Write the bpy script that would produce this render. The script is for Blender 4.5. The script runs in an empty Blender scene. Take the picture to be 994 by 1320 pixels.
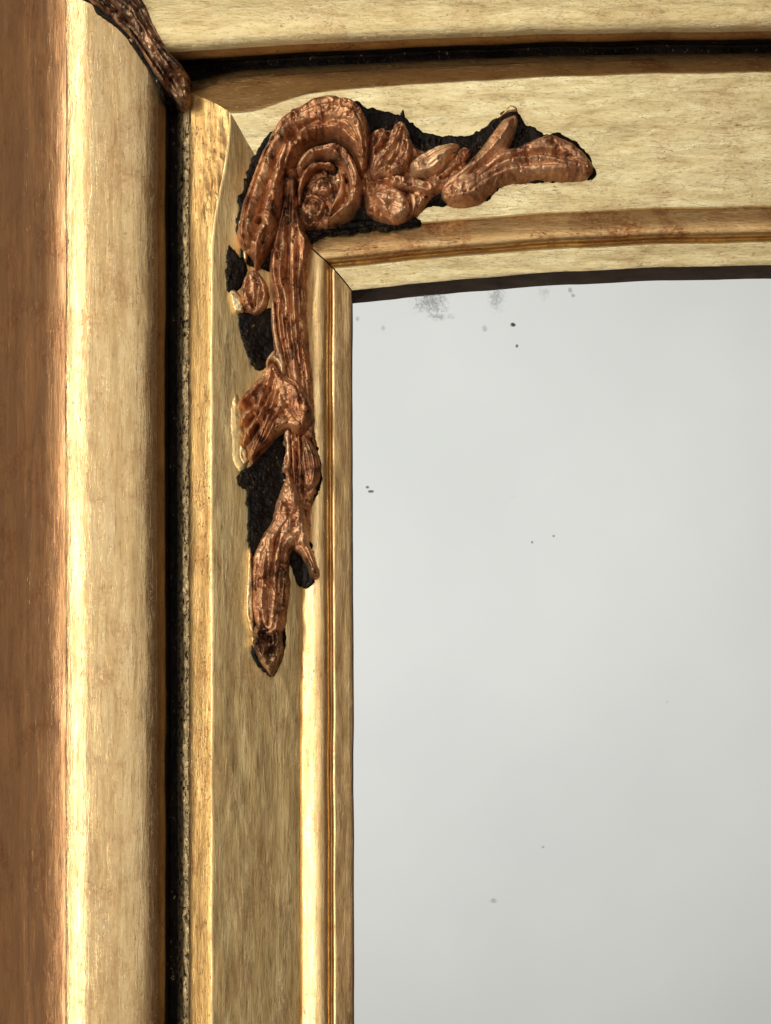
import bpy, math
import numpy as np

# ------------------------------------------------------------------ units
# Measurements were taken from the picture: 1 unit ("u") = 0.25 mm of the frame.
S = 0.00025
CX, CY, DIST = 540.0, 1217.0, 2600.0        # camera foot point and distance (u)
def W(x, y, h):                              # u -> metres; h = relief towards the viewer
    return ((x - 497.0) * S, -h * S, (660.0 - y) * S)

sc = bpy.context.scene
col = sc.collection

# ------------------------------------------------------------------ camera
cam_d = bpy.data.cameras.new('camera')
cam = bpy.data.objects.new('camera', cam_d); col.objects.link(cam)
cam.location = W(CX, CY, DIST)
cam.rotation_euler = (math.radians(90), 0, 0)
cam_d.sensor_fit = 'HORIZONTAL'; cam_d.sensor_width = 36.0
cam_d.lens = 36.0 * DIST / 994.0
cam_d.shift_x = (497.0 - CX) / 994.0
cam_d.shift_y = (CY - 660.0) / 994.0
cam_d.clip_start = 0.01; cam_d.clip_end = 50.0
sc.camera = cam

# ------------------------------------------------------------------ world, lamps, exposure
world = bpy.data.worlds.new('World'); sc.world = world; world.use_nodes = True
bg = world.node_tree.nodes['Background']
bg.inputs[0].default_value = (0.95, 0.56, 0.38, 1); bg.inputs[1].default_value = 0.10

def area(name, loc, target, sx, sy, power, colr):
    d = bpy.data.lights.new(name, 'AREA'); d.shape = 'RECTANGLE'; d.size = sx; d.size_y = sy
    d.energy = power; d.color = colr
    o = bpy.data.objects.new(name, d); col.objects.link(o); o.location = loc
    v = np.array(target, float) - np.array(loc, float)
    from mathutils import Vector
    o.rotation_euler = Vector(v).to_track_quat('-Z', 'Y').to_euler()
    return o
area('window_lamp', (-0.80, -0.76, -0.02), (-0.03, 0, -0.02), 0.10, 1.60, 11.5, (1.0, 0.95, 0.86))
area('wall_fill', (-0.15, -0.15, 0.36), (-0.15, -1.62, 0.36), 1.1, 0.30, 40.0, (1.0, 0.985, 0.95))  # added unseen light that brightens the reflected wall

sc.view_settings.view_transform = 'Standard'; sc.view_settings.look = 'None'
sc.view_settings.exposure = 0.0; sc.view_settings.gamma = 1.0
sc.view_settings.use_curve_mapping = False
sc.render.engine = 'CYCLES'
sc.cycles.use_denoising = True
sc.cycles.max_bounces = 6
sc.cycles.sample_clamp_indirect = 6.0

# ------------------------------------------------------------------ numpy noise
def _hash(ix, iy, seed):
    n = (ix.astype(np.int64) * 374761393 + iy.astype(np.int64) * 668265263 + seed * 974634777) & 0x7fffffff
    n = ((n ^ (n >> 13)) * 1274126177) & 0x7fffffff
    n = n ^ (n >> 16)
    return (n & 0xffff) / 65535.0 * 2 - 1
def vnoise(x, y, seed=0):
    x = np.asarray(x, float); y = np.asarray(y, float)
    ix = np.floor(x); iy = np.floor(y); fx = x - ix; fy = y - iy
    fx = fx * fx * fx * (fx * (fx * 6 - 15) + 10); fy = fy * fy * fy * (fy * (fy * 6 - 15) + 10)
    a = _hash(ix, iy, seed); b = _hash(ix + 1, iy, seed); c = _hash(ix, iy + 1, seed); d = _hash(ix + 1, iy + 1, seed)
    return (a * (1 - fx) + b * fx) * (1 - fy) + (c * (1 - fx) + d * fx) * fy
def fbm(x, y, seed=0, octv=4):
    t = 0; amp = 1.0
    for o in range(octv):
        t = t + amp * vnoise(x * 2 ** o, y * 2 ** o, seed + o * 17); amp *= 0.5
    return t
def sstep(a, b, x):
    t = np.clip((x - a) / (b - a), 0, 1); return t * t * (3 - 2 * t)

# ------------------------------------------------------------------ materials
def new_mat(name):
    m = bpy.data.materials.new(name); m.use_nodes = True
    nt = m.node_tree; b = nt.nodes['Principled BSDF']
    return m, nt, b
def nd(nt, t, **kw):
    n = nt.nodes.new(t)
    for k, v in kw.items(): setattr(n, k, v)
    return n
def coords(nt, sx, sz, sy=None):
    """object coordinates in u, stretched"""
    tc = nd(nt, 'ShaderNodeTexCoord'); mp = nd(nt, 'ShaderNodeMapping')
    nt.links.new(tc.outputs['Object'], mp.inputs['Vector'])
    k = 1.0 / S
    mp.inputs['Scale'].default_value = (sx * k, (sy if sy is not None else min(sx, sz)) * k, sz * k)
    return mp.outputs['Vector']
def noise(nt, vec, detail=4, rough=0.6, dist=0.0, scale=1.0):
    n = nd(nt, 'ShaderNodeTexNoise'); n.inputs['Scale'].default_value = scale
    n.inputs['Detail'].default_value = detail; n.inputs['Roughness'].default_value = rough
    n.inputs['Distortion'].default_value = dist
    nt.links.new(vec, n.inputs['Vector']); return n.outputs['Fac']
def ramp(nt, fac, stops):
    r = nd(nt, 'ShaderNodeValToRGB'); el = r.color_ramp.elements
    while len(el) < len(stops): el.new(0.5)
    for e, (p, c) in zip(el, stops):
        e.position = p; e.color = (c, c, c, 1) if isinstance(c, (int, float)) else (*c, 1)
    nt.links.new(fac, r.inputs['Fac']); return r.outputs['Color']
def mix(nt, fac, a, b, mode='MIX'):
    m = nd(nt, 'ShaderNodeMix', data_type='RGBA', blend_type=mode)
    for sock, v in ((m.inputs['Factor'], fac), (m.inputs['A'], a), (m.inputs['B'], b)):
        if isinstance(v, (int, float)): sock.default_value = v
        elif isinstance(v, tuple): sock.default_value = (*v, 1)
        else: nt.links.new(v, sock)
    return m.outputs['Result']
def math_(nt, op, a, b=None):
    m = nd(nt, 'ShaderNodeMath', operation=op)
    for i, v in enumerate((a, b)):
        if v is None: continue
        if isinstance(v, (int, float)): m.inputs[i].default_value = v
        else: nt.links.new(v, m.inputs[i])
    return m.outputs[0]
def bump(nt, h, dist_u, normal=None, strength=1.0):
    b = nd(nt, 'ShaderNodeBump'); b.inputs['Strength'].default_value = strength
    b.inputs['Distance'].default_value = dist_u * S
    nt.links.new(h, b.inputs['Height'])
    if normal is not None: nt.links.new(normal, b.inputs['Normal'])
    return b.outputs['Normal']

def gold(name, vertical, red=0.35, rough=0.30, metal=0.9, streak=1.0, pits=1.0, tint=(1, 1, 1)):
    m, nt, b = new_mat(name)
    def co(al, ac): return coords(nt, ac, al) if vertical else coords(nt, al, ac)
    n1 = noise(nt, co(0.008 if vertical else 0.015, 0.085), 6, 0.66, 0.7)            # broad brushed streaks
    n2 = noise(nt, co(0.045 if vertical else 0.075, 0.42), 4, 0.70, 0.6)             # fine brush marks
    n3 = noise(nt, coords(nt, 0.016, 0.016), 5, 0.65, 0.6)    # large blotches
    n4 = noise(nt, coords(nt, 0.20, 0.20), 4, 0.75)           # grain
    c = ramp(nt, n1, [(0.28, (0.62, 0.45, 0.22)), (0.46, (0.78, 0.60, 0.31)), (0.64, (0.86, 0.70, 0.40))])
    c = mix(nt, ramp(nt, n2, [(0.30, 0.75 * streak), (0.47, 0.0)]), c, (0.40, 0.25, 0.115))
    wear = math_(nt, 'MULTIPLY', ramp(nt, n3, [(0.48, 0.0), (0.66, red)]), ramp(nt, n4, [(0.38, 0.1), (0.58, 1.0)]))
    c = mix(nt, wear, c, (0.42, 0.19, 0.08))
    # pits and scratches in the old gilding
    n5 = noise(nt, co(0.13, 0.34), 4, 0.75, 1.0)
    sp = math_(nt, 'MULTIPLY', ramp(nt, n5, [(0.60, 0.0), (0.69, 0.9 * pits)]), ramp(nt, n3, [(0.36, 0.15), (0.58, 1.0)]))
    n6 = noise(nt, co(0.007, 0.060), 2, 0.5, 1.6)
    scr = math_(nt, 'MULTIPLY', ramp(nt, math_(nt, 'ABSOLUTE', math_(nt, 'SUBTRACT', n6, 0.5)), [(0.004, 0.6 * pits), (0.011, 0.0)]), ramp(nt, n2, [(0.46, 0.0), (0.60, 1.0)]))
    sp = math_(nt, 'MAXIMUM', sp, scr)
    c = mix(nt, sp, c, (0.16, 0.09, 0.04))
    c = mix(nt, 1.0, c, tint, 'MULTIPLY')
    nt.links.new(c, b.inputs['Base Color'])
    b.inputs['Metallic'].default_value = metal
    r = math_(nt, 'ADD', ramp(nt, n1, [(0.3, rough + 0.16), (0.65, rough - 0.02)]), math_(nt, 'MULTIPLY', sp, 0.25))
    nt.links.new(r, b.inputs['Roughness'])
    h = math_(nt, 'ADD', math_(nt, 'MULTIPLY', n1, 1.2), math_(nt, 'MULTIPLY', n2, 0.6))
    h = math_(nt, 'ADD', h, math_(nt, 'MULTIPLY', n4, 0.35))
    h = math_(nt, 'SUBTRACT', h, math_(nt, 'MULTIPLY', sp, 0.9))
    nt.links.new(bump(nt, h, 0.48), b.inputs['Normal'])
    return m

def copper(name, base, dark, light, metal=0.64, rough=0.38, grime=0.95):
    m, nt, b = new_mat(name)
    n1 = noise(nt, coords(nt, 0.036, 0.026), 5, 0.60, 0.8)
    n2 = noise(nt, coords(nt, 0.20, 0.14), 5, 0.70, 0.8)
    n3 = noise(nt, coords(nt, 0.024, 0.024), 4, 0.6, 1.0)
    c = ramp(nt, n1, [(0.34, dark), (0.47, base), (0.66, light)])
    c = mix(nt, ramp(nt, n2, [(0.30, 0.75), (0.41, 0.0)]), c, dark)
    c = mix(nt, math_(nt, 'MULTIPLY', ramp(nt, n2, [(0.47, 0.0), (0.62, 0.55)]), ramp(nt, n3, [(0.48, 0.0), (0.62, 1.0)])), c, (0.88, 0.62, 0.32))
    c = mix(nt, math_(nt, 'MULTIPLY', ramp(nt, n2, [(0.54, 0.0), (0.60, grime)]), ramp(nt, n3, [(0.38, 1.0), (0.50, 0.0)])), c, (0.015, 0.009, 0.006))
    nt.links.new(c, b.inputs['Base Color'])
    b.inputs['Metallic'].default_value = metal
    nt.links.new(ramp(nt, n2, [(0.3, rough + 0.2), (0.62, rough - 0.04)]), b.inputs['Roughness'])
    h = math_(nt, 'ADD', n2, math_(nt, 'MULTIPLY', n1, 1.2))
    nt.links.new(bump(nt, h, 0.5), b.inputs['Normal'])
    return m

def black(name, fleck=0.5, lo=0.40, thr=0.62, rel=2.4):
    m, nt, b = new_mat(name)
    n1 = noise(nt, coords(nt, 0.26, 0.15), 5, 0.72, 0.6)
    n2 = noise(nt, coords(nt, 0.05, 0.03), 3, 0.6)
    c = ramp(nt, n2, [(0.40, (0.003, 0.0022, 0.0018)), (0.72, (0.014, 0.008, 0.0045))])
    f = math_(nt, 'MULTIPLY', ramp(nt, n1, [(thr, 0.0), (thr + 0.05, fleck)]), ramp(nt, n2, [(lo, 0.0), (lo + 0.16, 1.0)]))
    c = mix(nt, f, c, (0.62, 0.46, 0.24))
    nt.links.new(c, b.inputs['Base Color'])
    nt.links.new(math_(nt, 'MULTIPLY', f, 0.8), b.inputs['Metallic'])
    b.inputs['Roughness'].default_value = 0.40
    b.inputs['Specular IOR Level'].default_value = 0.13
    nt.links.new(bump(nt, n1, rel), b.inputs['Normal'])
    return m

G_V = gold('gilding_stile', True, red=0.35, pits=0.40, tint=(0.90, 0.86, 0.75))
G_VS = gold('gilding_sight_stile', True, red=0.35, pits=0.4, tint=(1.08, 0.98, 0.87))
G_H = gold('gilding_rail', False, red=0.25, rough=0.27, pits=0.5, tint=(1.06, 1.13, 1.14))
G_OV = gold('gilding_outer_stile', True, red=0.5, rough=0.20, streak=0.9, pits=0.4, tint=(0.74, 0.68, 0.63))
G_F = gold('gilding_flank_shaded', True, red=0.5, rough=0.29, streak=0.5, pits=0.2, tint=(0.86, 0.62, 0.55))  # red-brown tint stands in for the dark surroundings this side reflects
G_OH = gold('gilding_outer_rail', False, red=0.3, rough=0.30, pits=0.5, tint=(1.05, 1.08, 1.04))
G_R = gold('gilding_bare_rail', False, red=1.0, streak=1.2, tint=(0.95, 0.80, 0.66))
G_B = gold('gilding_bead_amber', True, red=0.7, pits=0.8, tint=(0.62, 0.51, 0.36))
G_S = gold('gilding_shoulder_umber', False, red=0.9, tint=(0.85, 0.68, 0.52))
G_LV = gold('gilding_lip_stile', True, red=0.6, rough=0.46, tint=(0.44, 0.36, 0.29))  # both lip tints carry the shading of the moulding's edge, plus dirt
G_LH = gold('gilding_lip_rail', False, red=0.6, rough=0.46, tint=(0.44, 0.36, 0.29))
GESSO = gold('gilded_gesso', True, red=0.1, rough=0.28, pits=0.5)
BLACK = black('black_ground', 0.7)
RAGGED = black('ragged_black', 1.0, lo=0.26, thr=0.44)
BED = black('black_glue_shade', 0.6, lo=0.46, thr=0.62, rel=1.0)  # old glue, and shade beside the carving put into the black
COP = copper('copper_bronze', (0.50, 0.235, 0.115), (0.10, 0.038, 0.018), (0.76, 0.46, 0.25))
COP_R = copper('copper_bronze_red', (0.44, 0.182, 0.080), (0.08, 0.028, 0.012), (0.72, 0.39, 0.185))
COP_P = copper('copper_bronze_pale', (0.76, 0.46, 0.245), (0.28, 0.13, 0.062), (0.90, 0.66, 0.39))
COP_D = copper('bronze_dark', (0.17, 0.078, 0.042), (0.03, 0.013, 0.007), (0.46, 0.26, 0.14), rough=0.35)
def plain(name, c, rough=0.7, metal=0.0):
    m, nt, b = new_mat(name)
    n = noise(nt, coords(nt, 0.03, 0.2), 4, 0.6)
    nt.links.new(ramp(nt, n, [(0.3, tuple(v * 0.6 for v in c)), (0.7, c)]), b.inputs['Base Color'])
    b.inputs['Roughness'].default_value = rough; b.inputs['Metallic'].default_value = metal
    nt.links.new(bump(nt, n, 0.8), b.inputs['Normal'])
    return m
REBATE = plain('dark_rebate', (0.26, 0.19, 0.14))
WOOD = plain('back_board_wood', (0.03, 0.02, 0.014))

# ------------------------------------------------------------------ object helpers
root = bpy.data.objects.new('wall_mirror', None); col.objects.link(root)
root.location = W(497, 1320, 0); root.empty_display_size = 0.05
root['label'] = 'antique gilded mirror with carved copper-brown leaf ornament at its corner'
root['category'] = 'mirror'
def mesh_obj(name, verts, faces, mat, parent=root, smooth=True, label=None):
    me = bpy.data.meshes.new(name)
    me.from_pydata(verts, [], faces); me.update()
    if smooth: me.polygons.foreach_set('use_smooth', np.ones(len(me.polygons), bool))
    me.materials.append(mat)
    o = bpy.data.objects.new(name, me); col.objects.link(o)
    o.parent = parent
    if parent is root: o.location = -root.location
    if label: o['label'] = label
    return o
def proj_fix(x, y, h):
    """true position of a mark seen at (x, y) that stands h in front of the glass"""
    k = (DIST - h) / DIST
    return CX + (x - CX) * k, CY + (y - CY) * k

# ------------------------------------------------------------------ frame section
# rows: x across the stile, y of the rail at its crown (x=1000), arch coefficient, relief
PROFILE = {
 'flank':   [(-24, -196, 4.0e-5, -42), (-16, -188, 4.0e-5, -31), (0, -172, 4.0e-5, -11), (30, -140, 4.0e-5, 24.7), (58, -110, 4.0e-5, 52.9), (70, -97, 4.0e-5, 62.4), (78, -88, 4.0e-5, 67.3), (84.6, -81, 4.0e-5, 70.6)],
 'outer':   [(84.2, -81.4, 4.0e-5, 70.2), (86.5, -78, 4.0e-5, 71.6), (93, -71, 4.0e-5, 74.4), (100, -64, 4.0e-5, 76.8), (106, -58, 4.0e-5, 78.5), (111, -53, 4.0e-5, 79.5), (118, -46, 4.0e-5, 80.2), (134, -30, 4.1e-5, 80.8), (152, -12, 4.2e-5, 81.0),
             (172, 10, 4.2e-5, 80.0), (188, 26, 4.3e-5, 77.0), (197, 35, 4.3e-5, 73.6), (203, 41, 4.3e-5, 70.0)],
 'lip':     [(202.6, 40.6, 4.3e-5, 70.2), (207, 45, 4.3e-5, 66.0), (212.5, 50.5, 4.4e-5, 57.0), (216.5, 54.5, 4.4e-5, 37.0)],
 'channel': [(213.6, 51.8, 4.4e-5, 54.5), (216.9, 55, 4.4e-5, 42), (217.9, 56, 4.4e-5, 30), (219.5, 58, 4.4e-5, 22), (229, 69, 4.6e-5, 22)],
 'ragged':  [(228.6, 68.6, 4.6e-5, 21), (229.5, 69.2, 4.6e-5, 24), (232, 71, 4.8e-5, 33), (237, 74, 4.9e-5, 40), (243.5, 76.5, 5.0e-5, 47)],
 'bead':    [(242.5, 75.5, 5.0e-5, 45), (247, 79, 5.3e-5, 49.5), (257, 85, 5.9e-5, 55.5), (266, 90, 6.5e-5, 60.5), (270, 92, 6.7e-5, 62.5), (272, 93.2, 6.8e-5, 63)],
 'panel':   [(271.6, 92.9, 6.8e-5, 63), (273, 94, 6.8e-5, 63.6), (275, 96, 6.8e-5, 63.2),
             (330, 180, 8.4e-5, 47), (386, 265, 9.9e-5, 30.5), (389, 269, 10e-5, 29)],
 'sight':   [(387.2, 266.5, 10e-5, 28), (388.5, 268, 10e-5, 32), (392, 272, 10e-5, 33.6), (397, 278, 10e-5, 35.6), (402, 283.5, 10e-5, 37.4), (406, 288, 10e-5, 38.4), (412, 294, 10e-5, 38.8), (418, 299.5, 10.1e-5, 37.4),
             (422, 303.5, 10.1e-5, 34.5), (425, 306.5, 10.1e-5, 29), (426, 308, 10.1e-5, 21)],
 'fillet':  [(426, 307.8, 10.1e-5, 21), (427.6, 309.8, 10.15e-5, 21), (428.6, 311, 10.2e-5, 31.5), (430.5, 313, 10.2e-5, 33.4), 
             (443, 328, 10.4e-5, 29.6), (451, 339, 10.5e-5, 27.2), (453.6, 342.6, 10.6e-5, 26)],
 'rebate':  [(453.7, 342.9, 10.6e-5, 25.9), (454.2, 343.2, 10.6e-5, 14), (454.2, 343.2, 10.6e-5, -4)],
}
def rail_y(x, y0, a):
    return y0 + a * (x - 1000.0) ** 2
def corner_shift(y0, x):
    """the shoulder under the outer rail widens towards the corner"""
    w = np.clip((y0 - 76) / 17.0, 0, 1) * np.clip((180 - y0) / 84.0, 0, 1)
    w2 = np.clip((y0 - 58) / 14.0, 0, 1) * np.clip((180 - y0) / 84.0, 0, 1)
    return w * 19 * np.exp(-((x - 318) / 58.0) ** 2) + w2 * 13 * np.exp(-((x - 242) / 36.0) ** 2)
def stile_x(x0, y):
    """the lit shoulder of the stile broadens into the corner"""
    w = np.clip((x0 - 243) / 29.0, 0, 1) * np.clip((389 - x0) / 117.0, 0, 1)
    return x0 + w * 24 * (1 - sstep(150, 335, y)) + (y - 700) * 0.0022 * np.clip((x0 - 300) / 150, 0, 1)
def corner_of(x0, y0, a):
    x = x0
    for _ in range(12):
        y = rail_y(x, y0, a) + corner_shift(y0, x); x = float(stile_x(x0, y))
    return x, float(y)
def dense(rows, step=3.0):
    r = np.array(rows, float); out = [r[0]]
    for i in range(len(r) - 1):
        p0 = r[max(i - 1, 0)]; p1 = r[i]; p2 = r[i + 1]; p3 = r[min(i + 2, len(r) - 1)]
        L = max(np.hypot(p2[0] - p1[0], p2[3] - p1[3]), np.hypot(p2[1] - p1[1], p2[3] - p1[3]))
        n = max(1, int(math.ceil(L / step)))
        for j in range(1, n + 1):
            t = j / n
            lin = p1 + (p2 - p1) * t
            m1 = (p2 - p0) / 2; m2 = (p3 - p1) / 2
            cr = (2*t**3-3*t**2+1)*p1 + (t**3-2*t**2+t)*m1 + (-2*t**3+3*t**2)*p2 + (t**3-t**2)*m2
            out.append(lin * 0.35 + cr * 0.65 if L < 30 else lin)
    return np.array(out)

RELIEF_AMP = {'flank': 0.5, 'outer': 0.35, 'lip': 0.35, 'channel': 1.6, 'panel': 0.5, 'sight': 0.5, 'fillet': 0.5, 'bead': 0.5, 'ragged': 1.6, 'rebate': 0.2}
def build_stile(seg, name, mat, y_end=1700, gap=0.0, step=3.0):
    rows = dense(PROFILE[seg], step); K = len(rows)
    ts = np.concatenate([np.linspace(0, 1, 420)])
    V = np.zeros((len(ts), K, 3))
    for k, (x0, y0, a, h) in enumerate(rows):
        yc = corner_of(x0, y0, a)[1] + gap
        y = yc + (y_end - yc) * ts
        x = stile_x(x0, y)
        amp = RELIEF_AMP[seg]
        crin = 1.4 * np.clip((x0 - 243) / 10, 0, 1) * np.clip((330 - x0) / 40, 0, 1) * (1 - sstep(230, 330, y)) if seg == 'bead' else 0.0
        hh = h + amp * fbm(x / 22.0, y / 70.0, 3, 3) + crin * (fbm(x / 2.6, y / 30.0, 9, 3))
        if seg == 'ragged': hh = hh + 2.2 * sstep(228, 234, x0) * fbm(x / 4.0, y / 6.0, 31, 3)
        xw = x + (0.6 if seg not in ('outer', 'lip') else 0.9) * fbm(y / 90.0, x * 0 + 0.3, 11, 3) * np.clip(ts * 30, 0, 1)
        V[:, k, 0], V[:, k, 1] = proj_fix(xw, y, h)
        V[:, k, 2] = hh
    return grid_obj(name, V, mat)
def build_rail(seg, name, mat, x_end=1420, gap=0.0, step=3.0):
    rows = dense(PROFILE[seg], step); K = len(rows)
    ts = np.linspace(0, 1, 460)
    V = np.zeros((len(ts), K, 3))
    for k, (x0, y0, a, h) in enumerate(rows):
        xc = corner_of(x0, y0, a)[0] + gap
        x = xc + (x_end - xc) * ts
        y = rail_y(x, y0, a) + corner_shift(y0, x)
        amp = RELIEF_AMP[seg]
        hh = h + amp * fbm(x / 80.0, y / 20.0, 5, 3)
        if seg == 'ragged': hh = hh + 1.2 * sstep(228, 234, x0) * fbm(x / 6.0, y / 4.0, 37, 3)
        yw = y + 0.9 * fbm(x / 70.0, y * 0 + 0.7, 21, 3) * np.clip(ts * 30, 0, 1)
        V[:, k, 0], V[:, k, 1] = proj_fix(x, yw, h)
        V[:, k, 2] = hh
    return grid_obj(name, V, mat, flip=True)
def grid_obj(name, V, mat, flip=False, parent=root):
    n, K, _ = V.shape
    P = np.stack([(V[..., 0] - 497) * S, -V[..., 2] * S, (660 - V[..., 1]) * S], -1).reshape(-1, 3)
    i, j = np.meshgrid(np.arange(n - 1), np.arange(K - 1), indexing='ij')
    a = (i * K + j).ravel()
    q = np.stack([a, a + K, a + K + 1, a + 1], 1)
    if flip: q = q[:, ::-1]
    return mesh_obj(name, P.tolist(), q.tolist(), mat, parent)

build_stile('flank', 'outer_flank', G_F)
build_rail('flank', 'outer_flank', G_OH)
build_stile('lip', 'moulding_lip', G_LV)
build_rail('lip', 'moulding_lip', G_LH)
build_stile('outer', 'outer_stile', G_OV)
build_rail('outer', 'outer_rail', G_OH)
build_stile('channel', 'black_channel', BLACK)
build_rail('channel', 'black_channel', BLACK)
build_stile('ragged', 'ragged_edge', RAGGED)
build_rail('ragged', 'ragged_edge', G_S)
build_stile('bead', 'bead', G_B)
build_rail('bead', 'shoulder', G_S)
build_stile('panel', 'inner_stile', G_V)
build_rail('panel', 'inner_rail', G_H)
build_stile('sight', 'sight_moulding', G_VS, gap=1.3)
build_rail('sight', 'sight_moulding', G_R, gap=0.9)
build_stile('fillet', 'sight_fillet', G_VS, gap=1.3)
build_rail('fillet', 'sight_fillet', G_H, gap=0.9)
build_stile('rebate', 'rebate_edge', REBATE)
build_rail('rebate', 'rebate_edge', REBATE)

# back board behind the mouldings, and the glass
def box_obj(name, x0, y0, x1, y1, h0, h1, mat, parent=root):
    v = [W(x, y, h) for h in (h0, h1) for (x, y) in ((x0, y0), (x1, y0), (x1, y1), (x0, y1))]
    f = [(0, 1, 2, 3), (7, 6, 5, 4), (0, 4, 5, 1), (1, 5, 6, 2), (2, 6, 7, 3), (3, 7, 4, 0)]
    return mesh_obj(name, v, f, mat, parent, smooth=False)
box_obj('back_board', 50, -110, 1420, 1700, -40, -6, WOOD)

m, nt, b = new_mat('old_silvered_glass')
b.inputs['Metallic'].default_value = 1.0
tc = nd(nt, 'ShaderNodeTexCoord')
mp = nd(nt, 'ShaderNodeMapping'); nt.links.new(tc.outputs['Object'], mp.inputs['Vector'])
mp.inputs['Scale'].default_value = (1 / S, 1 / S, 1 / S)
SPOTS = [  # x, y, rx, ry, strength, raggedness
 (556, 389, 26, 17, 0.52, 1.0), (566, 408, 20, 5, 0.40, 1.0), (640, 383, 11, 17, 0.40, 1.0), (702, 377, 8, 9, 0.22, 1.0), (735, 374, 3, 4, 0.4, 0.6), (739, 381, 2.5, 3, 0.4, 0.5),
 (661.5, 418.5, 4.2, 3.2, 0.95, 0.3), (666.5, 446, 2.4, 2.6, 0.8, 0.4), (625, 424, 4, 5, 0.28, 0.6), (494, 423, 3, 4, 0.25, 0.5), (461, 411, 3, 4, 0.3, 0.5),
 (474, 628, 3.2, 2.2, 0.75, 0.4), (478.5, 633.5, 4.8, 2.0, 0.8, 0.4), (714, 691, 2.2, 2.0, 0.6, 0.3), (686, 699, 2.0, 2.2, 0.55, 0.3),
 (700, 1092, 2.4, 2.0, 0.4, 0.3), (636, 1161, 4.2, 3.2, 0.35, 0.6), (660, 640, 2.0, 1.6, 0.12, 0.3), (860, 905, 1.8, 1.6, 0.2, 0.3)]
sepn = nd(nt, 'ShaderNodeTexNoise'); sepn.inputs['Scale'].default_value = 0.15; sepn.inputs['Distortion'].default_value = 1.4; sepn.inputs['Detail'].default_value = 6; sepn.inputs['Roughness'].default_value = 0.7
nt.links.new(mp.outputs['Vector'], sepn.inputs['Vector'])
tot = None
for (x, y, rx, ry, st, rg) in SPOTS:
    s2 = nd(nt, 'ShaderNodeMapping', vector_type='POINT')
    s2.inputs['Location'].default_value = (-(x - 497) / rx, 0, -(660 - y) / ry)
    s2.inputs['Scale'].default_value = (1 / rx, 0, 1 / ry)
    nt.links.new(mp.outputs['Vector'], s2.inputs['Vector'])
    ln = nd(nt, 'ShaderNodeVectorMath', operation='LENGTH'); nt.links.new(s2.outputs['Vector'], ln.inputs[0])
    d = math_(nt, 'ADD', ln.outputs['Value'], math_(nt, 'MULTIPLY', math_(nt, 'SUBTRACT', sepn.outputs['Fac'], 0.5), -4.2 * rg))
    if rg >= 1.0: d = math_(nt, 'ADD', d, 0.15)
    mk = nd(nt, 'ShaderNodeMapRange'); mk.interpolation_type = 'SMOOTHSTEP'
    nt.links.new(d, mk.inputs['Value'])
    mk.inputs['From Min'].default_value = 0.1 if rg >= 1 else 0.45; mk.inputs['From Max'].default_value = 1.3 if rg >= 1 else 1.05
    mk.inputs['To Min'].default_value = st; mk.inputs['To Max'].default_value = 0.0
    tot = mk.outputs['Result'] if tot is None else math_(nt, 'MAXIMUM', tot, mk.outputs['Result'])
cl = noise(nt, coords(nt, 0.004, 0.004), 3, 0.5)
basec = ramp(nt, cl, [(0.35, (0.53, 0.553, 0.56)), (0.65, (0.55, 0.573, 0.58))])
cc = mix(nt, tot, basec, (0.035, 0.033, 0.03))
nt.links.new(cc, b.inputs['Base Color'])
nt.links.new(math_(nt, 'ADD', math_(nt, 'MULTIPLY', tot, 0.3), 0.015), b.inputs['Roughness'])
MIRROR = m
box_obj('mirror_glass', 430, 318, 1425, 1700, -5, 0, MIRROR)

# ------------------------------------------------------------------ surface height under the carving
_rows = np.array(sum([PROFILE[k] for k in ('flank', 'outer', 'lip', 'channel', 'ragged', 'bead', 'panel', 'sight', 'fillet')], []))
_idx = np.arange(len(_rows), dtype=float)
_xs = np.maximum.accumulate(_rows[:, 0]) + _idx * 1e-4
_ys = np.maximum.accumulate(_rows[:, 1]) + _idx * 1e-4
def surf(x, y):
    s1 = np.interp(x, _xs, _idx)
    yc = y - 7.0e-5 * (x - 1000) ** 2 - 4
    s2 = np.interp(yc, _ys, _idx)
    return np.interp(np.minimum(s1, s2), _idx, _rows[:, 3])

# ------------------------------------------------------------------ carved relief pieces
def smooth_poly(p, n=6):
    p = np.array(p, float); N = len(p); out = []
    for i in range(N):
        p0, p1, p2, p3 = p[i - 1], p[i], p[(i + 1) % N], p[(i + 2) % N]
        for j in range(n):
            t = j / n
            out.append(0.5 * ((2 * p1) + (-p0 + p2) * t + (2*p0 - 5*p1 + 4*p2 - p3) * t**2 + (-p0 + 3*p1 - 3*p2 + p3) * t**3))
    return np.array(out)
def smooth_line(p, n=5):
    p = np.array(p, float)
    if len(p) < 3: return p
    q = np.vstack([2 * p[0] - p[1], p, 2 * p[-1] - p[-2]]); out = []
    for i in range(1, len(q) - 2):
        p0, p1, p2, p3 = q[i - 1], q[i], q[i + 1], q[i + 2]
        for j in range(n):
            t = j / n
            out.append(0.5 * ((2 * p1) + (-p0 + p2) * t + (2*p0 - 5*p1 + 4*p2 - p3) * t**2 + (-p0 + 3*p1 - 3*p2 + p3) * t**3))
    out.append(p[-1]); return np.array(out)
def seg_dist(X, Y, pts, closed):
    best = np.full(X.shape, 1e9); n = len(pts); par = np.zeros(X.shape)
    for i in range(n if closed else n - 1):
        ax, ay = pts[i]; bx, by = pts[(i + 1) % n]
        dx, dy = bx - ax, by - ay; L = dx * dx + dy * dy + 1e-9
        t = np.clip(((X - ax) * dx + (Y - ay) * dy) / L, 0, 1)
        d = np.hypot(X - ax - t * dx, Y - ay - t * dy)
        mk = d < best; par = np.where(mk, (i + t) / max(n - 1, 1), par); best = np.where(mk, d, best)
    return best, par
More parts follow.
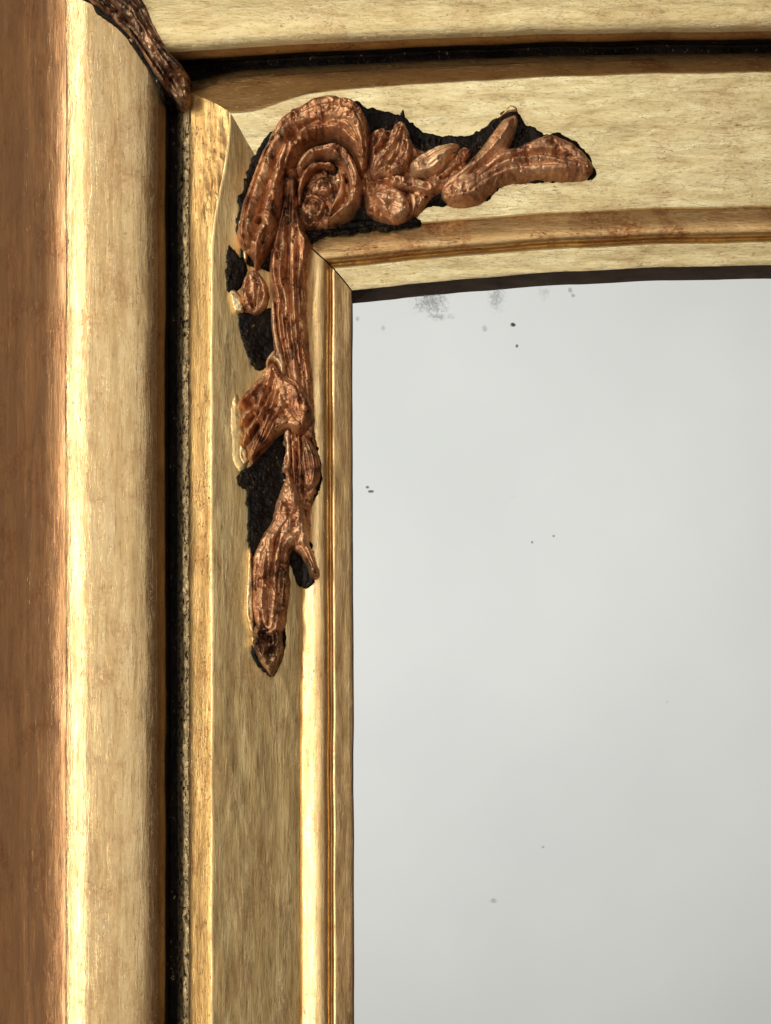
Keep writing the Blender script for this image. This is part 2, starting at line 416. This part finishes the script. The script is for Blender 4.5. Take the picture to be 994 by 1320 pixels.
def inside(X, Y, pts):
    r = np.zeros(X.shape, bool); n = len(pts)
    for i in range(n):
        ax, ay = pts[i]; bx, by = pts[(i + 1) % n]
        c = ((ay > Y) != (by > Y)) & (X < (bx - ax) * (Y - ay) / (by - ay + 1e-12) + ax)
        r ^= c
    return r
def carve(name, poly, H, R, mat, parent, lift=2.0, lines=(), nz=1.0, tilt=(0, 0), pits=(), holes=(), step=1.0, seed=1, edge=0.5, base=None, label=None, power=0.62, crack=1.0, even=0.5, spine=None, vn=5, vd=4.0, swell=3.5):
    """a piece of relief: outline, crown height H reached R inside the edge; lines = (points, width, +ridge/-groove)"""
    pts = smooth_poly(poly)
    x0, y0 = pts.min(0) - 4; x1, y1 = pts.max(0) + 4
    xs = np.arange(x0, x1 + step, step); ys = np.arange(y0, y1 + step, step)
    X, Y = np.meshgrid(xs, ys, indexing='ij')
    d, _ = seg_dist(X, Y, pts, True)
    d = np.where(inside(X, Y, pts), d, -d)
    d = d + edge * (fbm(X / 6.0, Y / 6.0, seed + 50, 3) + 1.6 * vnoise(X / 15.0, Y / 15.0, seed + 51))
    for hp in holes:
        hpts = smooth_poly(hp)
        hd, _ = seg_dist(X, Y, hpts, True)
        d = np.minimum(d, np.where(inside(X, Y, hpts), -hd, hd))
    H = H * 1.25
    t = np.clip(d / (0.72 * R), 0, 1)
    h = H * (1 - (1 - t) ** 2) ** power
    cxm, cym = pts.mean(0)
    env = np.clip(d / 4.0, 0, 1)
    h = h + env * (tilt[0] * (X - cxm) + tilt[1] * (Y - cym))
    for ln in lines:
        p, wd, amp = ln[:3]
        dd, par = seg_dist(X, Y, smooth_line(p), False)
        taper = np.clip(np.minimum(par, 1 - par) * 5 + 0.25, 0, 1) if len(ln) < 4 else 1.0
        h = h + env * amp * taper * (np.exp(-(dd / (wd * (0.6 + 0.4 * taper))) ** 2) if amp > 0 else 1.35 * np.exp(-dd / (0.75 * wd * (0.6 + 0.4 * taper))))
    if spine is not None:                 # carved flutes that run along the piece and meet at its ends
        sp_ = smooth_line(spine)
        ds, par = seg_dist(X, Y, sp_, False)
        k = np.clip((par * (len(sp_) - 1)).astype(int), 0, len(sp_) - 2)
        tx = sp_[k + 1, 0] - sp_[k, 0]; ty = sp_[k + 1, 1] - sp_[k, 1]
        side = np.sign(tx * (Y - sp_[k, 1]) - ty * (X - sp_[k, 0]))
        rr = side * ds / (ds + np.maximum(d, 0.3)) + 0.10 * fbm(X / 30.0, Y / 30.0, seed + 70, 2)
        ph = np.abs(np.sin(np.pi * (rr * 0.5 + 0.5) * vn))
        wgt = np.clip(0.45 + 0.9 * vnoise(rr * 0.5 * vn + 9.3, par * 4.0, seed + 71), 0.0, 1.2)
        h = h - np.clip(d / 5.0, 0, 1) * 1.35 * vd * wgt * ((1 - ph) ** 1.8 - 0.08 * ph)
    for (px, py, r, dep) in pits:
        h = h - dep * np.exp(-(((X - px) ** 2 + (Y - py) ** 2) / r ** 2))
    h = h + np.clip(d / 7.0, 0, 1) * swell * fbm(X / 26.0, Y / 30.0, seed + 33, 2)
    h = h + env * nz * (fbm(X / 9.0, Y / 9.0, seed, 4) * 1.1 + 0.25 * fbm(X / 2.6, Y / 2.6, seed + 5, 2))
    wx = X + 5 * fbm(X / 16.0, Y / 16.0, seed + 7, 2); wy = Y + 5 * fbm(X / 16.0, Y / 16.0, seed + 8, 2)
    crk = np.abs(fbm(wx / 15.0, wy / 15.0, seed + 9, 2))                 # age cracks and chisel folds
    h = h - env * crack * 1.5 * np.exp(-(crk / 0.11) ** 2)
    chip = fbm(X / 10.0 + 3.1, Y / 13.0, seed + 12, 3)                   # chips knocked out of the surface
    h = h - env * crack * 6.0 * sstep(0.62, 0.85, chip)
    bs = surf(X, Y) if base is None else np.full(X.shape, float(base))
    if base is None:                      # even out the ground under a piece
        bs = (1 - even) * bs + even * float(np.median(bs[d > 0]))
    hm = bs + lift + 0.6 * H
    z = np.where(d > 0, bs + lift + np.maximum(h, -1.5) * 1.0, bs + lift + np.maximum(d, -3) * 7.0)
    keep = d > -3.2
    idx = -np.ones(X.shape, int); idx[keep] = np.arange(keep.sum())
    kx, ky = proj_fix(X, Y, hm)
    P = np.stack([(kx - 497) * S, -z * S, (660 - ky) * S], -1)[keep]
    a = idx[:-1, :-1]; b_ = idx[1:, :-1]; c_ = idx[1:, 1:]; e_ = idx[:-1, 1:]
    ok = (a >= 0) & (b_ >= 0) & (c_ >= 0) & (e_ >= 0)
    q = np.stack([a[ok], e_[ok], c_[ok], b_[ok]], 1)
    return mesh_obj(name, P.tolist(), q.tolist(), mat, parent, label=label)

# dark bed of old glue under the carving, its black also put in for shade; the carving's pieces hang under it
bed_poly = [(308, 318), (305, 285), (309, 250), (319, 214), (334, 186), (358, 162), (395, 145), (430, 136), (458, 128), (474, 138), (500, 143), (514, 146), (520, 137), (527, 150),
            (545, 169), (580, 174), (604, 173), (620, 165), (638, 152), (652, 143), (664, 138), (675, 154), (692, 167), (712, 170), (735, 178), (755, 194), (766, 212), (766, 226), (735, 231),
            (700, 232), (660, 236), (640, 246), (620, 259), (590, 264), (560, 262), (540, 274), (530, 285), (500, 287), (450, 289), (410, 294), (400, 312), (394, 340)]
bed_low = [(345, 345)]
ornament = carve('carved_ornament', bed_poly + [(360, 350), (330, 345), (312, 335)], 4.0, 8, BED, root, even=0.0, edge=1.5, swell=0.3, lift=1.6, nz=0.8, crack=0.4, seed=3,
                 label='copper-brown carved leaf and scroll ornament, chipped down to black glue that also stands for shade')
def C(name, poly, H, R, mat, **kw): return carve(name, poly, H, R, mat, ornament, **kw)

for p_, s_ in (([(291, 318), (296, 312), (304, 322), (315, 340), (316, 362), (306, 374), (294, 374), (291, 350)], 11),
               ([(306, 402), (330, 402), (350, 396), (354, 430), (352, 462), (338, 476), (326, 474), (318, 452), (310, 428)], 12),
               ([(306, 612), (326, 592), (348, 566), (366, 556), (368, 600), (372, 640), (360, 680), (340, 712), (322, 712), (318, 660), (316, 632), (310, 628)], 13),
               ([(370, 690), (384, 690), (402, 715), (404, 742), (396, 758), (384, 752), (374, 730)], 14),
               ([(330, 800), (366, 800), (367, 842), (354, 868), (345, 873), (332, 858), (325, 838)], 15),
               ([(394, 300), (408, 290), (450, 284), (500, 282), (532, 282), (541, 288), (520, 294), (470, 298), (430, 301), (408, 306), (398, 316)], 19),  # shade under the scroll, put in as black bed
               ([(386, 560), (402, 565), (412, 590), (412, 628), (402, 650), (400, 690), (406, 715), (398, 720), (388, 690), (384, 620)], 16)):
    C('glue_shade_bed', p_, 3.5, 6, BED, even=0.0, swell=0.3, edge=1.5, lift=4.0 if s_ == 19 else 1.3, nz=1.0, crack=0.4, seed=s_)  # some patches are chipped glue, others shade right of the stem and underneath

C('scroll_ground', [(372, 230), (392, 196), (425, 186), (455, 200), (468, 235), (462, 268), (440, 288), (412, 296), (390, 292), (378, 270)], 8, 10, COP_R, seed=17, lift=2.5, nz=1.6)
C('branch_ground', [(466, 180), (480, 170), (520, 166), (540, 190), (580, 190), (600, 200), (600, 225), (580, 240), (560, 252), (540, 270), (522, 284), (490, 284), (470, 262)], 9, 12, COP_R, seed=18, lift=2.5, nz=1.6)
C('drop_ground', [(352, 300), (396, 300), (397, 340), (396, 420), (404, 500), (405, 540), (410, 590), (409, 630), (400, 660), (400, 700), (390, 712), (374, 716), (366, 800), (336, 806), (329, 760), (333, 710), (348, 684), (360, 640), (367, 600), (366, 560), (352, 480), (354, 420)], 8, 12, COP_R, seed=20, lift=1.5, nz=1.4)
# --- vertical drop, back to front
C('stem', [(366, 222), (378, 214), (386, 226), (388, 270), (394, 296), (400, 312), (396, 340), (392, 372), (393, 420), (397, 462), (402, 500), (403, 530), (396, 552), (378, 548), (370, 500), (362, 460), (354, 425), (351, 380), (346, 345), (350, 310), (360, 270)],
  18, 13, COP_R, seed=21, spine=[(376, 230), (374, 320), (374, 400), (384, 480), (394, 540)], vn=4, vd=5, nz=0.8, crack=0.8, lift=4, tilt=(-0.12, 0),
  lines=[([(374, 250), (372, 330), (376, 400), (390, 500)], 3.0, -5), ([(384, 300), (384, 380), (388, 450), (398, 520)], 2.6, -5), ([(362, 330), (362, 400), (372, 460)], 3.5, 4),
         ([(379, 320), (380, 400), (386, 470)], 2.2, 3.5), ([(366, 380), (370, 440), (382, 500)], 1.8, -4), ([(392, 380), (394, 440), (399, 500)], 2.2, 3)])
C('acanthus_leaf', [(352, 466), (362, 480), (372, 486), (386, 492), (396, 508), (402, 528), (398, 546), (386, 558), (372, 552), (360, 556), (350, 566), (338, 580), (326, 592), (321, 586), (322, 574), (328, 561), (333, 548), (322, 564), (315, 571), (312, 566), (318, 551), (328, 535), (318, 545), (311, 547), (309, 540), (315, 529), (324, 519), (313, 524), (306, 520), (311, 511), (322, 500), (332, 488), (344, 474)],
  22, 14, COP_R, power=0.36, seed=23, spine=[(352, 470), (360, 500), (352, 535), (328, 588)], vn=6, vd=4, lift=6, nz=0.9, tilt=(0.08, 0), edge=0.5,
  lines=[([(354, 480), (346, 510), (326, 545)], 2.4, -7), ([(356, 490), (346, 530), (326, 572)], 2.4, -7), ([(350, 478), (336, 500), (318, 520)], 2.2, -5), ([(358, 500), (354, 540), (340, 572)], 2.4, -5),
         ([(352, 500), (340, 530), (322, 556)], 2.2, 4), ([(362, 510), (372, 525), (384, 545)], 3.0, -4), ([(360, 492), (378, 502), (396, 525)], 3.0, 3), ([(357, 520), (352, 550), (340, 575)], 2.0, 3.5), ([(364, 530), (372, 544)], 4, -6)],
  pits=[(324, 523, 3.5, 10)])
C('curled_tendril', [(343, 464), (348, 455), (356, 450), (364, 455), (368, 470), (366, 484), (361, 480), (357, 468), (350, 464), (344, 470)], 11, 6, COP_P, seed=25, lift=14, nz=0.6)
C('tendril', [(350, 392), (354, 392), (358, 430), (364, 455), (358, 458), (352, 436)], 9, 4, COP_P, seed=26, lift=13, nz=0.5)
C('tendril', [(378, 462), (382, 466), (390, 500), (394, 525), (390, 528), (382, 505), (376, 480)], 5, 4, COP, seed=27, lift=20, nz=0.5)
C('berry', [(388, 560), (396, 560), (404, 574), (411, 590), (413, 606), (409, 624), (400, 634), (392, 626), (388, 604), (386, 580)], 15, 11, COP, seed=29, spine=[(392, 564), (400, 595), (400, 630)], vn=4, vd=4, lift=4, nz=1.3,
  lines=[([(393, 575), (396, 600), (401, 626)], 2.5, -4), ([(402, 585), (406, 605), (403, 622)], 2, 3)])
C('stalk', [(374, 552), (386, 554), (390, 590), (392, 630), (390, 650), (380, 640), (374, 600)], 14, 8, COP_R, seed=31, spine=[(381, 556), (383, 600), (386, 645)], vn=3, vd=4, lift=7, nz=0.8, lines=[([(383, 560), (384, 600), (386, 640)], 2, -4)])
C('pale_stalk', [(366, 558), (374, 554), (375, 580), (374, 604), (365, 606), (364, 598), (368, 580)], 11, 5, COP_P, seed=33, lift=9, nz=0.7)
C('husk', [(372, 606), (382, 622), (392, 650), (396, 672), (398, 694), (394, 708), (380, 704), (371, 712), (372, 744), (369, 780), (364, 812), (350, 822), (334, 812), (326, 790), (324, 750), (326, 716), (336, 690), (348, 672), (354, 652), (362, 626)],
  21, 15, COP, seed=35, spine=[(378, 616), (376, 660), (356, 700), (347, 760), (346, 806)], vn=4, vd=6, lift=4, nz=1.7, tilt=(0.04, 0),
  lines=[([(360, 690), (352, 730), (348, 800)], 3.0, -6), ([(350, 690), (341, 730), (338, 795)], 2.5, 4), ([(368, 700), (364, 740), (360, 800)], 3.5, -9), ([(333, 720), (330, 760), (332, 795)], 2.2, -5), ([(366, 650), (376, 656), (390, 662)], 2.5, -4),
         ([(356, 662), (370, 664), (384, 672)], 2.2, -4), ([(352, 700), (356, 690), (368, 676)], 2.5, 3.5), ([(372, 625), (382, 655)], 3.5, 4), ([(345, 700), (344, 760)], 1.6, -4)],
  pits=[(370, 626, 3, 6), (362, 642, 3, 6), (356, 655, 2.5, 6), (340, 690, 3, 5)])
C('side_hook', [(380, 698), (392, 692), (400, 704), (406, 720), (411, 736), (408, 744), (400, 742), (396, 730), (388, 716), (380, 708)], 12, 7, COP_R, seed=37, spine=[(384, 700), (396, 716), (407, 740)], vn=3, vd=3, lift=6, nz=0.8)
C('drop_tip', [(328, 806), (338, 802), (352, 808), (362, 812), (364, 838), (357, 858), (349, 870), (340, 860), (330, 844), (325, 826)], 17, 10, COP_D, seed=39, spine=[(345, 806), (346, 840), (347, 866)], vn=4, vd=4, lift=5, nz=3.2,
  lines=[([(345, 812), (350, 835), (346, 860)], 3, -5), ([(335, 815), (334, 840)], 3, 3), ([(328, 806), (345, 808), (362, 812)], 2.5, -6)], pits=[(352, 838, 4, 6), (344, 826, 3, 5)])
C('rosette', [(310, 372), (316, 354), (326, 346), (336, 352), (344, 366), (344, 386), (336, 400), (328, 404), (316, 398), (309, 386)], 16, 11, COP, seed=41, spine=[(326, 350), (327, 375), (327, 400)], vn=5, vd=4, lift=3, nz=2.2,
  lines=[([(322, 356), (320, 380), (326, 398)], 2.0, -6), ([(332, 356), (338, 376), (332, 396)], 2.0, -6), ([(327, 362), (328, 392)], 2, 3)], pits=[(323, 384, 3, 6), (337, 380, 3, 7)])

# gilded gesso ridges left standing beside the drop
C('gesso_ridge', [(295, 376), (302, 372), (310, 380), (315, 396), (314, 404), (304, 404), (297, 394)], 7, 6, GESSO, seed=51, crack=0, swell=0.6, lift=0, nz=0.8)
C('gesso_ridge', [(299, 512), (306, 506), (312, 528), (314, 556), (319, 584), (317, 602), (308, 608), (300, 594), (295, 566), (294, 536)], 2.2, 13, G_V, seed=52, lift=-0.8, nz=0.3, crack=0.0, swell=0.5, edge=0.8)
C('gesso_ridge', [(308, 572), (316, 574), (321, 590), (318, 602), (311, 598), (306, 584)], 4, 6, GESSO, seed=58, lift=0, nz=0.9, crack=0.3, swell=0.6, edge=1.2)
C('gesso_ridge', [(321, 702), (325, 712), (326, 740), (327, 790), (328, 816), (322, 812), (317, 784), (318, 740)], 8, 4, GESSO, seed=53, crack=0, swell=0.6, lift=0, nz=0.9)
C('gesso_ridge', [(323, 820), (330, 822), (334, 832), (332, 838), (325, 834)], 9, 4, GESSO, seed=54, crack=0, swell=0.6, lift=3, nz=0.8)
C('gesso_ridge', [(313, 322), (317, 322), (320, 330), (317, 338), (313, 332)], 5, 3, GESSO, seed=55, crack=0, swell=0.6, lift=4, nz=0.4)

# --- scroll at the corner
C('volute_leaf', [(304, 296), (310, 262), (320, 232), (330, 206), (340, 184), (354, 158), (374, 137), (400, 125), (426, 121), (452, 125), (469, 139), (476, 160), (478, 190), (473, 214), (464, 218), (458, 200), (446, 184), (428, 176), (408, 178), (392, 190), (382, 206), (372, 218), (366, 236), (364, 262), (358, 292), (346, 316), (330, 338), (322, 326), (310, 314)],
  32, 22, COP_R, seed=61, spine=[(318, 318), (322, 280), (336, 230), (352, 190), (376, 162), (410, 150), (446, 152), (464, 176), (469, 210)], vn=3, vd=6, lift=4, nz=0.9, crack=0.8, power=0.6, tilt=(0.05, 0),
  lines=[([(386, 166), (410, 164), (440, 166), (462, 186)], 3.5, -8), ([(372, 158), (400, 146), (440, 146), (466, 166)], 5, 4), ([(344, 200), (356, 216), (340, 262), (330, 300)], 4, -5), ([(334, 210), (322, 250), (314, 290)], 5, 3.5),
         ([(384, 186), (370, 210), (356, 240), (350, 280)], 3.5, 5), ([(362, 180), (372, 190), (364, 220), (346, 270)], 2.5, -4), ([(358, 290), (342, 306), (332, 330)], 2.6, -6), ([(330, 280), (342, 276), (352, 282)], 2.5, 4), ([(326, 290), (338, 286), (346, 294)], 2, -5), ([(318, 300), (326, 316)], 3, 3)],
  pits=[(378, 177, 6, 14), (384, 142, 6, 7), (372, 146, 5, 5), (334, 284, 4, 6), (345, 160, 4, 3)])
C('scroll_ring', [(382, 214), (392, 198), (408, 188), (428, 184), (446, 192), (458, 208), (464, 230), (463, 252), (454, 270), (438, 280), (424, 284), (432, 274), (444, 262), (450, 244), (449, 226), (440, 210), (426, 203), (410, 204), (398, 212), (388, 224)],
  26, 9, COP, seed=63, spine=[(386, 216), (404, 196), (428, 192), (450, 208), (457, 235), (450, 262), (430, 280)], vn=3, vd=4, lift=6, nz=0.9, lines=[([(400, 200), (425, 192), (448, 206), (457, 235), (446, 268)], 2.2, -4)])
C('inner_scroll', [(388, 224), (398, 213), (410, 207), (424, 208), (432, 214), (428, 218), (414, 216), (404, 222), (396, 232), (390, 246), (388, 262), (384, 262), (384, 240)], 19, 6, COP_R, seed=65, spine=[(386, 258), (392, 230), (408, 211), (430, 213)], vn=3, vd=3, lift=8, nz=0.7)
C('scroll_lump', [(396, 238), (406, 232), (418, 226), (428, 232), (432, 244), (424, 254), (410, 254), (398, 250)], 15, 10, COP, seed=67, lift=3, nz=2.2, pits=[(414, 244, 3, 5), (404, 240, 2.5, 4)])
C('scroll_band', [(434, 218), (442, 224), (446, 240), (442, 258), (432, 272), (424, 278), (428, 264), (434, 250), (436, 234)], 20, 5, COP, seed=68, spine=[(438, 222), (441, 242), (428, 272)], vn=3, vd=3, lift=6, nz=0.7)
C('scroll_eye', [(388, 262), (392, 252), (402, 248), (414, 252), (422, 260), (420, 274), (412, 286), (400, 288), (390, 282), (386, 272)], 19, 10, COP, seed=69, spine=[(392, 266), (402, 256), (415, 262)], vn=3, vd=3, lift=5, nz=1.2,
  lines=[([(394, 272), (396, 262), (404, 258), (412, 264), (410, 276), (402, 278)], 2.2, -7)], pits=[(396, 260, 4, 8)])

# --- right-hand branch
C('calyx_leaf', [(476, 174), (484, 166), (494, 162), (503, 166), (508, 158), (516, 154), (524, 160), (530, 176), (534, 194), (530, 208), (524, 220), (508, 228), (488, 230), (478, 226), (474, 206)],
  19, 13, COP, seed=71, spine=[(520, 158), (506, 190), (480, 226)], vn=6, vd=5, lift=5, nz=1.8, lines=[([(506, 168), (496, 188), (482, 204)], 2.6, -7), ([(520, 172), (508, 196), (494, 212)], 2.4, -6), ([(498, 172), (488, 190), (480, 200)], 2.2, 4), ([(514, 176), (504, 192), (494, 206)], 2.0, 4),
         ([(526, 188), (514, 204), (500, 218)], 2.2, -5), ([(482, 224), (500, 214), (524, 204)], 2.5, -4)], pits=[(515, 162, 3.5, 9), (484, 182, 3, 5), (528, 196, 3, 5)])
C('seed_pod', [(527, 212), (534, 202), (548, 193), (566, 185), (582, 182), (594, 186), (590, 196), (580, 208), (564, 222), (548, 228), (534, 226)], 22, 14, COP_P, seed=73, spine=[(530, 218), (556, 206), (590, 188)], vn=4, vd=3.5, lift=5, nz=0.6,
  lines=[([(556, 224), (576, 208), (590, 190)], 2.2, -4)])
C('pod_husk', [(560, 228), (572, 220), (584, 206), (594, 190), (608, 192), (602, 204), (588, 218), (576, 228), (566, 234)], 14, 6, COP_R, seed=74, spine=[(564, 230), (584, 212), (604, 192)], vn=3, vd=3, lift=4, nz=0.9)
C('twig', [(486, 232), (500, 228), (520, 226), (540, 230), (556, 236), (560, 246), (552, 250), (534, 246), (512, 240), (496, 236)], 17, 7, COP, seed=75, spine=[(490, 232), (525, 234), (556, 244)], vn=3, vd=3, lift=8, nz=0.6)
C('lower_bulb', [(476, 244), (484, 246), (500, 240), (514, 242), (524, 250), (530, 264), (530, 276), (522, 284), (508, 287), (496, 280), (486, 268), (480, 256)], 21, 14, COP, seed=77, spine=[(480, 250), (502, 262), (524, 274)], vn=4, vd=3.5, lift=4, nz=1.2)
C('small_lobe', [(528, 250), (538, 250), (548, 252), (550, 258), (542, 266), (532, 276), (529, 264)], 14, 7, COP, seed=78, lift=5, nz=0.7)
C('long_leaf', [(568, 242), (574, 230), (586, 220), (602, 208), (620, 188), (633, 171), (643, 157), (653, 148), (666, 145), (668, 158), (662, 176), (656, 190), (668, 188), (684, 180), (700, 174), (711, 171), (728, 177), (747, 189), (760, 203), (765, 216), (756, 224), (734, 226), (702, 226), (668, 229), (646, 233), (634, 244), (620, 254), (600, 259), (582, 258), (571, 252)],
  19, 17, COP, power=0.5, seed=81, spine=[(574, 248), (600, 238), (640, 214), (690, 200), (730, 206), (756, 216)], vn=4, vd=4.5, lift=2, nz=0.6, crack=0.6,
  lines=[([(592, 226), (622, 206), (648, 176), (660, 154)], 3.0, 4), ([(604, 226), (630, 208), (652, 190)], 2.2, -5), ([(614, 232), (650, 208), (700, 198), (740, 208)], 2.2, -5), ([(630, 228), (670, 214), (720, 212)], 2.0, -3.5),
         ([(600, 240), (640, 216), (690, 205), (735, 214)], 2.5, 3), ([(590, 236), (612, 220)], 2.0, -3.5), ([(640, 226), (634, 240)], 5, -5), ([(700, 198), (722, 200), (746, 208)], 2.5, -3.5)],
  pits=[(712, 186, 3, 6), (720, 199, 3.5, 5), (733, 202, 3.5, 4)])
C('gesso_ridge', [(636, 152), (648, 144), (658, 134), (666, 138), (666, 144), (654, 147), (644, 153)], 5, 4, GESSO, seed=57, crack=0, swell=0.6, lift=3, nz=0.7)

# --- worn leaf over the mitre of the outer moulding
def surf_top(x, y): return surf(x, y)
corner_leaf = carve('corner_leaf', [(60, -70), (110, -75), (150, -40), (182, -4), (196, 24), (206, 46), (218, 66), (228, 76), (238, 86), (243, 104), (242, 122), (236, 131), (226, 128), (213, 114), (202, 98), (186, 72), (166, 44), (144, 22), (122, 4), (100, -14), (70, -40)],
   16, 11, COP_D, root, seed=91, spine=[(90, -50), (150, 10), (190, 60), (214, 95), (236, 128)], vn=4, vd=7, lift=3, nz=1.3, step=1.2, label='dark worn leaf covering the mitre joint',
   lines=[([(120, -20), (160, 26), (186, 62), (206, 92)], 5, -10), ([(130, -30), (170, 16), (196, 52), (222, 96)], 4, 4), ([(150, -30), (184, 14), (208, 60)], 6, -10), ([(132, 2), (158, 28), (184, 62), (204, 94)], 2.6, 3.5), ([(168, 0), (180, 30), (196, 48), (206, 70)], 3, 4)])
carve('glue_shade_bed', [(90, -40), (130, -6), (160, 20), (190, 52), (212, 84), (226, 108), (230, 130), (216, 134), (206, 118), (190, 88), (168, 56), (146, 32), (126, 18), (118, 6), (100, -6)], 3, 5, BED, corner_leaf, seed=93, lift=1.0, nz=1.8)

# ------------------------------------------------------------------ the pale wall that the mirror shows
m, nt, b = new_mat('pale_plaster')
n = noise(nt, coords(nt, 0.0008, 0.0008), 4, 0.5)
nt.links.new(ramp(nt, n, [(0.3, (0.74, 0.745, 0.73)), (0.7, (0.80, 0.80, 0.785))]), b.inputs['Base Color'])
b.inputs['Roughness'].default_value = 0.9
v = [(-1.0, -1.70, -0.9), (0.60, -1.70, -0.9), (0.60, -1.70, 1.3), (-1.0, -1.70, 1.3),
     (-1.0, -1.62, -0.9), (0.60, -1.62, -0.9), (0.60, -1.62, 1.3), (-1.0, -1.62, 1.3)]
f = [(0, 1, 2, 3), (7, 6, 5, 4), (0, 4, 5, 1), (1, 5, 6, 2), (2, 6, 7, 3), (3, 7, 4, 0)]
wall = mesh_obj('wall', v, f, m, None, smooth=False)
wall['kind'] = 'structure'
